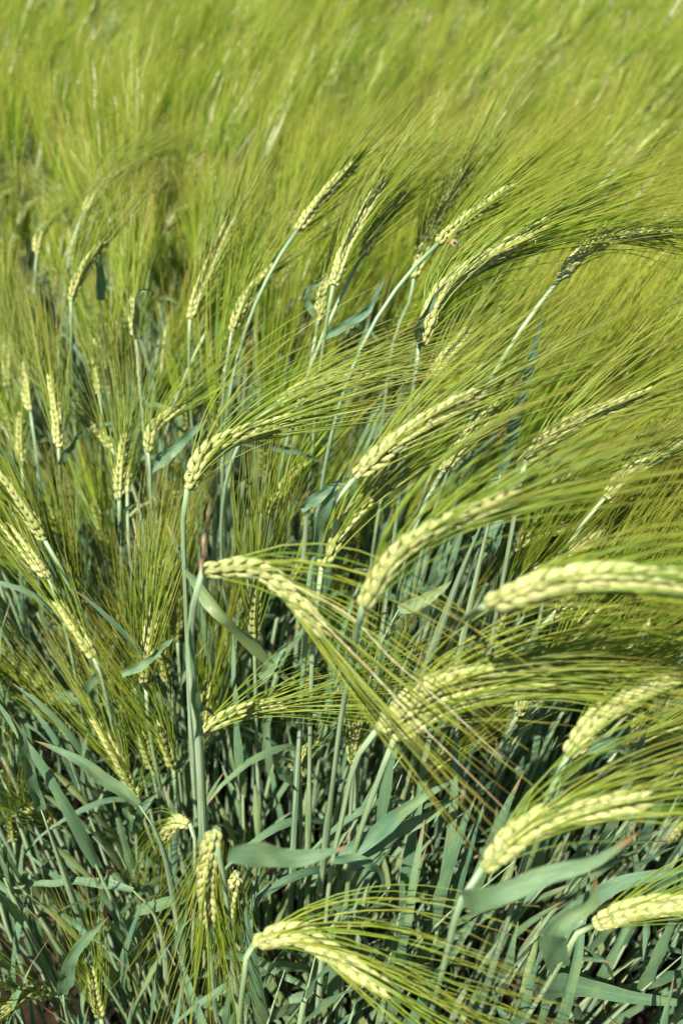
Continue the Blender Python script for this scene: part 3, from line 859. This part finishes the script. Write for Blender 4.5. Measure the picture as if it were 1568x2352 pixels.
hero_roots = np.array([h['stemp'][0][:2] for h in H])
def hero_conflict(tp, x, y, rot, sc):
    c, s = math.cos(rot), math.sin(rot)
    R = np.array([[c, -s, 0], [s, c, 0], [0, 0, 1]])
    ear = (tp['ax'][::4]*sc) @ R.T + np.array([x, y, 0])
    pts = list(ear) + [ear[-1] + (R @ tp['awd'])*q for q in (.03, .06)]
    for p in pts:
        u, v, z = proj(p)
        if z < .30 and np.linalg.norm(np.asarray(p)-CAM) < .22: return True
        if z < .05: continue
        if z > 1.6: return False
        if not (-40 < u < 1610 and -40 < v < 2400): continue
        for scr, hz in hero_screen:
            if z > hz + .02: continue
            for (a, b, _) in scr:
                if (u-a)**2 + (v-b)**2 < (32 if hz < .66 else 15)**2: return True
    return False

HS = np.array([(a, b, hz) for scr, hz in hero_screen for (a, b, _) in scr])
def shoot_conflict(tp, x, y, rot, sc):
    if 'probe' not in tp:
        tp['probe'] = np.vstack([tp['stem'][12::3]] + [l[0][0].reshape(13, 5, 3)[1::2, 2] for l in tp['leaves']])
    c, s = math.cos(rot), math.sin(rot)
    p = (tp['probe']*sc) @ np.array([[c, -s, 0], [s, c, 0], [0, 0, 1]]).T + np.array([x, y, 0]) - CAM
    z = p @ FWD
    u = 784 + FPX*(p @ RGT)/z; v = 1176 - FPX*(p @ UPV)/z
    d = (u[:, None]-HS[None, :, 0])**2 + (v[:, None]-HS[None, :, 1])**2
    return bool(np.any((d < 24**2) & (z[:, None] < HS[None, :, 2]) & (z[:, None] > .05)))

cands = []
for (x, y) in plants:
    ok, z, px, py = inside(x, y)
    if y < .95 and len(hero_roots) and np.min(np.hypot(hero_roots[:, 0]-x, hero_roots[:, 1]-y)) < .012: continue
    rot = random.gauss(0, .28) + .35*lean_noise(x, y)
    if .08 < y < 2: rot += 1.75*min(1, max(0, (660-px)/480))*min(1, max(0, (1.75-z)/.5))
    sc = random.uniform(.93, 1.05)
    if y > 1.3: sc *= 1 + .06*math.sin(x*3.1 + y*2.2)*math.sin(y*4.3 - x*1.1) - (.12 if random.random() < .15 else 0)
    eared = True
    if y < .08: kind = 'ear' if y < -.03 else 'shoot'
    elif z < .66: kind = 'shoot'
    elif z < 1.3:
        pe = .95 if py < 700 else (.80 if px > 980 and py < 1450 else .5 if px > 1050 else ((.5 if py < 950 else .15) if px < 420 else (.30 if py < 820 else .10)))
        kind = 'ear' if random.random() < pe else ('low' if random.random() < .15 else 'shoot')
    else: kind = 'ear'
    if kind == 'ear':
        k = random.randrange(len(TE)); tp = TE[k]
        if z < 1.6 and hero_conflict(tp, x, y, rot, sc): kind = 'shoot'
    if kind == 'low':
        k = random.randrange(len(TLOW)); tp = TLOW[k]
        if ok and hero_conflict(tp, x, y, rot, sc): kind = 'shoot'
    if kind == 'shoot':
        k = random.randrange(len(TS)); tp = TS[k]
        if z < 1.25 and y > .05:
            for tr in range(5):
                if not shoot_conflict(tp, x, y, rot, sc): break
                sc *= .84
            else:
                if random.random() < .2: continue
    cands.append(dict(x=x, y=y, z=z, px=px, py=py, ok=ok, rot=rot, sc=sc, kind=kind, k=k, tp=tp))

def size_key(c):
    return c['z'] if c['kind'] != 'shoot' else c['z']*1.15
vis = sorted([c for c in cands if c['ok'] and c['z'] > .3 and c['py'] < 2352+260], key=size_key)
N_IND = 300 - len(H)
single_c = vis[:N_IND]
ids = set(id(c) for c in single_c)
rest = [c for c in cands if id(c) not in ids]

# ---- measured stalks
for i, h in enumerate(H):
    ear = ear_layout(h['ax'], h['adir'], awn_len=h['aL'], fan=h['fan'], roll=h['roll'] if h['roll'] is not None else i*1.3, seed=500+i, keep=.68 if h['n'] == 'broken-necked ear' else 1.0, size=h['size']*(1.0 if h['L'] > .05 else .85), curl=h['curl'], face=unit(CAM - h['ax'][12]) if h['z'] < .66 else None)
    stem = h['stemp']
    r = random.Random(900+i)
    lv = list(h['blades'])
    for k in range(2 if h['z'] < 1.2 else 1):
        lv.append(random_leaf(stem, r.uniform(.30, .58), r.uniform(-1.2, 1.6), r.uniform(.13, .2), r.uniform(.009, .013), r.uniform(.8, 1.3), r.uniform(.4, 1.8), 7000+i*5+k))
    o = build_stalk(stem[0], stem, lv, ear, k_single=h['z'] < 1.35, a_single=h['z'] < .80, rs=h['rs'], thick=h['thick'], sheath=h['sheath'])
    tag(o, h['label'], 'barley', GROUP)
    h['obj'] = o

# dry brown leaf tip standing on the broken neck
h = HERO['broken-necked ear']
b = h['ax'][0]
pp = [P_y(x, yv, b[1]-.004) for x, yv in ((463,1318), (468,1270), (474,1225), (481,1175), (484,1148))]
side = np.array([1.0, 0, .1])
V, Q, T, A = blade(smooth(pp, 12), .0030, side, n=12, twist=(.2, .9), fold=.5, seed=5, base_w=.5)
link('dry_leaf_tip', mk_mesh('dry_leaf_tip', V - h['stemp'][0], Q, np.zeros((0, 3), int), A, M_DRY), h['obj'], label='dry brown leaf tip standing up at the broken neck')
# two bleached awns lying across the fan
for pxs in (((665,1340), (735,1375), (810,1420), (900,1515), (1000,1600), (1150,1740)), ((700,1390), (770,1460), (850,1540), (950,1650), (1060,1760), (1160,1860))):
    z0 = h['z'] - .02
    g = Geo(); g.add(*tube(smooth([P(x, yv, z0 - .0*k) for k, (x, yv) in enumerate(pxs)], 20) - h['stemp'][0], np.linspace(.0005, .0002, 20), 5))
    link('bleached_awn', g.mesh('bleached_awn', M_PALE), h['obj'], label='bleached dry awn crossing the green ones')

# ---- bare shoots carrying measured leaves
top = P(1118, 1165, .62)
pts = [top] + [P_y(x, yv, top[1] + .004*k) for k, (x, yv) in enumerate(((1104,1206), (1060,1310), (1020,1420), (974,1546), (935,1700), (900,1900)))]
rt = pts[-1].copy(); rt[2] = 0; rt[0] -= .03
stem = smooth([rt, pts[-1]*.5 + rt*.5] + pts[::-1][0:], 40)
lv = [(blade(smooth([top, P_y(1140,1120,top[1]), P_y(1170,1075,top[1]+.01), P_y(1192,1010,top[1]+.02)], 14), .013, RGT, n=14, twist=(.3, .6), seed=77), M_LEAF, None),
      (blade(smooth([P_y(1095,1225,top[1]+.004), P_y(1125,1255,top[1]+.004), P_y(1140,1215,top[1]+.01), P_y(1160,1150,top[1]+.03)], 14), .018, RGT, n=14, twist=(.1, .4), seed=78), M_LEAF, None)]
o = build_stalk(rt, stem, lv, None, name='barley_shoot', sheath=1.2, thick=lambda t: 1.25 + 0*t)
tag(o, 'thick striped pale stem leaning behind the fan of crossing awns', 'barley shoot', 'leafy shoots without ears')

S_LABEL = ['bare shoot with a broad folded leaf in the shade near the bottom', 'bare shoot whose long narrow leaf lies level in the shade',
           'bare shoot whose tan-tipped leaf points to the edge', 'bare shoot with one upright strap leaf glowing through the awns',
           'bare shoot with a short pale ragged leaf below the lower diagonal ear', 'bare shoot with a wide upright leaf beside the tall yellow edge ear',
           'bare shoot with a dark leaf curving up at the shaded edge', 'bare shoot with a broad dark leaf behind the thick pale stem',
           'bare shoot with a dark slanting leaf between the lower stems']
for i, (p0, d, bl, px) in enumerate(SHOOTS):
    r = random.Random(i)
    root = np.array([p0[0] - .03, p0[1] + r.uniform(-.03, .01), 0])
    stem = resample(bezier(root, root + np.array([0, 0, p0[2]*.6]), p0 - np.array([d[0]*.05, d[1]*.05, .08]), p0, 40), 30)
    lv = [bl, random_leaf(stem, .5, r.uniform(0, 6), .16, .011, 1.0, 1.2, 8000+i)]
    o = build_stalk(root, stem, lv, None, name='barley_shoot', sheath=1.2)
    tag(o, S_LABEL[i % len(S_LABEL)], 'barley shoot', 'leafy shoots without ears')

# ---- the other single stalks: one of each kind, then copies
SHAPES = {}
def proto(kind, k, tp):
    o = build_stalk(np.zeros(3), tp['stem'], tp['leaves'], tp['ear'], k_single=True, a_single=False, name='barley_stalk' if tp['ear'] is not None else 'barley_shoot')
    return o
def copy_tree(o, parent=None):
    c = o.copy(); COL.objects.link(c)
    c.parent = parent
    for ch in o.children: copy_tree(ch, c)
    return c
KERN_JOIN = {}
for c in single_c:
    key = (c['kind'], c['k'])
    if key not in SHAPES:
        o = proto(*key, c['tp']); SHAPES[key] = o; 
    else:
        o = copy_tree(SHAPES[key])
    c['obj'] = o
    c['_m'] = (c['x'], c['y'], c['rot'], c['sc'])
for c in single_c:
    o = c['obj']; o.location = (c['x'], c['y'], 0); o.rotation_euler = (0, 0, c['rot']); o.scale = (c['sc'],)*3

# labels: what it looks like and which measured stalk it stands next to
hs = []
for h in H:
    u, v, z = proj(h['ax'][12]); hs.append((u, v, h['n']))
used = {}
ORD = ['nearest', 'second', 'third', 'fourth', 'fifth', 'sixth', 'seventh', 'eighth', 'ninth', 'tenth', 'eleventh', 'twelfth', 'thirteenth', 'fourteenth', 'fifteenth', 'sixteenth']
for c in single_c:
    tp = c['tp']
    R = Matrix.Rotation(c['rot'], 3, 'Z')
    a = R @ Vector(tp['ax'][8]*c['sc']) + Vector((c['x'], c['y'], 0))
    u, v, z = proj(np.array(a)); c['uv'] = (u, v)
    dd = [((u-q[0])**2 + (v-q[1])**2, q) for q in hs]
    d, q = min(dd, key=lambda t: t[0])
    dx, dy = u-q[0], v-q[1]
    w = ('right of' if dx > 0 else 'left of') if abs(dx) > abs(dy) else ('above' if dy < 0 else 'below')
    c['rel'] = (q[2], w, d)
byk = {}
for c in single_c:
    byk.setdefault((c['rel'][0], c['rel'][1], c['tp']['ear'] is None), []).append(c)
for (n, w, bare), cs in byk.items():
    cs.sort(key=lambda c: c['rel'][2])
    for i, c in enumerate(cs):
        o = ORD[min(i, 15)]
        if bare: lab = f'earless leafy barley shoot, {o} one {w} the {n}'
        else: lab = f"{c['tp']['look']} barley stalk, {o} one {w} the {n}"
        tag(c['obj'], lab, 'barley shoot' if bare else 'barley', 'leafy shoots without ears' if bare else GROUP)

# ---- the mass of the crop behind and around: one object per material
MASS = {'stem': [], 'leaf': [], 'kern': [], 'awn': []}
LOWA = {}
def lows(kind, k, tp, tier):
    key = (kind, k, tier)
    if key not in LOWA:
        if tier == 0: LOWA[key] = low_arrays(tp, k, 1, 1.0)
        elif tier == 1: LOWA[key] = low_arrays(tp, k, 2, .65)
        else: LOWA[key] = low_arrays(tp, k, 3, .42, leaves=True, full=False)
    return LOWA[key]
for c in rest:
    tier = 0 if (c['ok'] and c['z'] < 1.5) else (1 if c['z'] < 2.4 and c['ok'] else 2)
    arr = lows(c['kind'], c['k'], c['tp'], tier)
    cs, sn = math.cos(c['rot']), math.sin(c['rot'])
    R = np.array([[cs, -sn, 0], [sn, cs, 0], [0, 0, 1]])*c['sc']
    rn = random.random()
    for key, (V, Q, T, A) in arr.items():
        A2 = A.copy(); A2[:, 2] = (A2[:, 2]*.3 + rn) % 1
        MASS[key].append((V @ R.T + np.array([c['x'], c['y'], 0]), Q, T, A2))
mass = bpy.data.objects.new('barley_crop', None); COL.objects.link(mass)
mass['kind'] = 'stuff'; mass['label'] = 'dense mass of further green barley filling the field behind the nearer stalks'; mass['category'] = 'barley field'
ntri = 0
for key, mat in (('stem', M_STEM), ('leaf', M_LEAF), ('kern', M_KERN), ('awn', M_AWN)):
    g = Geo()
    for V, Q, T, A in MASS[key]: g.add(V, Q, T, A)
    a = g.arrays(); ntri += len(a[1])*2 + len(a[2])
    link({'stem': 'stems', 'leaf': 'leaves', 'kern': 'kernels', 'awn': 'awns'}[key], mk_mesh('crop_'+key, *a, mat), mass, kind='stuff')
print('MASS TRIS', ntri, 'objects', len(bpy.data.objects), 'singles', len(single_c), 'depth of last', single_c[-1]['z'])

# ---- papery anthers caught on the nearer ears
for i, h in enumerate(H):
    if h['z'] > .9: continue
    r = np.random.default_rng(3300+i); g = Geo(); org = h['stemp'][0]
    for k in range(9):
        p = h['ax'][int(r.integers(1, 22))] + unit(r.normal(0, 1, 3) + unit(CAM - h['ax'][12])*.9)*.0062
        d = unit(r.normal(0, 1, 3)); a = frame_from(d, r.normal(0, 1, 3))
        L = r.uniform(.002, .0045)
        g.add(*tube(np.array([p, p + d*L*.5 + a[:, 0]*.0004, p + d*L]) - org, np.array([.0003, .00055, .0002]), 4))
    eo = [c for c in h['obj'].children if c.name.startswith('ear')][0]
    link('anthers', g.mesh('anthers', M_HUSK), eo, kind='stuff')

# ---- small orange insect resting on the awns
B = NB('insect_orange'); M_OR = B.out((.75, .24, .03), rough=.35, spec=.5)
B = NB('insect_black'); M_BK = B.out((.02, .015, .015), rough=.3, spec=.5)
B = NB('insect_wing'); M_WG = B.out((.55, .38, .28), rough=.35, spec=.5, trans=.4, tcol=(.6, .4, .3))
ip = P(1035, 552, .655)
bug = bpy.data.objects.new('insect', None); COL.objects.link(bug); bug.location = ip
ax_ = unit(P(1056, 566, .66) - P(1024, 542, .655)); up_ = unit(CAM - ip)
def spindle(a, b, rad, prof, mat, nm, par=bug):
    pts = np.array([a + (b-a)*q for q in np.linspace(0, 1, len(prof))])
    g = Geo(); g.add(*tube(pts, np.array(prof)*rad, 8, cap=True)); return link(nm, g.mesh(nm, mat), par)
spindle(ax_*.0006, ax_*.0062, .0011, (.3, .8, 1, .95, .7, .2), M_BK, 'abdomen')
spindle(-ax_*.0032, ax_*.0008, .0011, (.4, .9, 1, .8, .4), M_OR, 'thorax')
spindle(-ax_*.0047, -ax_*.0031, .0008, (.4, .95, 1, .5), M_BK, 'head')
sd_ = unit(cross(ax_, up_))
for sg in (-1, 1):
    wp = smooth([up_*.0010, up_*.0022 + sd_*sg*.0012 + ax_*.002, up_*.0026 + sd_*sg*.0022 + ax_*.006], 8)
    V, Q, T, A = blade(wp, .0026, sd_, n=8, fold=.1, wave=0, base_w=.3, seed=3)
    link('wing', mk_mesh('wing', V, Q, np.zeros((0, 3), int), A, M_WG), bug)
    for k in (-.0022, -.0008, .0008):
        g = Geo(); g.add(*tube(smooth([ax_*k, ax_*k*1.6 + sd_*sg*.0022 + up_*.0006, ax_*k*2.1 + sd_*sg*.0036 - up_*.0016], 6), .00014, 4))
        link('leg', g.mesh('leg', M_OR), bug)
tag(bug, 'tiny orange and black winged insect clinging to awns beside the tall sunlit ear', 'insect')

# ---- withered leaves and straw lying on the soil
g = Geo(); r = np.random.default_rng(99)
for k in range(120):
    x, y = r.uniform(-.55, .7), r.uniform(.25, 1.1)
    az = r.uniform(0, 6.28); L = r.uniform(.03, .10); hh = r.uniform(.004, .03)
    d = np.array([math.cos(az), math.sin(az), 0]); p = np.array([x, y, hh])
    V, Q, T, A = blade(np.array([p, p + d*L*.35 + [0, 0, .008], p + d*L*.7 + [0, 0, .004], p + d*L]), r.uniform(.005, .011), cross(d, [0, 0, 1]), n=6, twist=(r.uniform(-1, 1), r.uniform(-1, 1)), fold=.4, seed=k)
    g.add(V, Q, T, A)
B = NB('withered_leaf'); M_LIT = B.out(B.mix(B.ramp(B.noise(30, 3), .35, .65), (.13, .075, .025), (.05, .028, .012)), rough=.7, spec=.2)
o = link('leaf_litter', g.mesh('leaf_litter', M_LIT), None, kind='stuff', label='withered orange brown leaves and straw scattered on the dark soil')

# ---- the field going on to the horizon, beyond the stalks one can tell apart
xs = np.concatenate([-np.geomspace(120, 3.2, 40), np.linspace(-3, 3, 90), np.geomspace(3.2, 120, 40)])
ys = np.concatenate([[4.72], np.linspace(4.75, 9, 70), np.geomspace(9.2, 200, 60)])
X, Y = np.meshgrid(xs, ys)
Z = .84 + rng.normal(0, .035, X.shape) + .03*np.sin(X*1.7 + Y*2.9) + .03*np.sin(Y*4.1 - X)
Z[0] = 0
V = np.stack([X, Y, Z], -1).reshape(-1, 3); nx = X.shape[1]
i = np.arange(len(ys)-1)[:, None]*nx; j = np.arange(nx-1)[None, :]
Q = np.stack([i+j, i+j+1, i+nx+j+1, i+nx+j], -1).reshape(-1, 4)
B = NB('far_crop_green')
mp = B.n.new('ShaderNodeMapping'); mp.inputs['Scale'].default_value = (40, 14, 8)
gg = B.n.new('ShaderNodeNewGeometry'); B.l.new(gg.outputs['Position'], mp.inputs[0])
nz = B.noise(1, 4, vec=mp.outputs[0])
m = B.out(B.mix(B.ramp(nz, .3, .7), (.09, .14, .02), (.22, .25, .05)), rough=.7, spec=.2, bump=nz, bstr=.9, bdist=.05)
link('distant_crop', mk_mesh('distant_crop', V, Q, np.zeros((0, 3), int), np.zeros((len(V), 3)), m), None, kind='stuff', label='barley field running on green to the horizon')
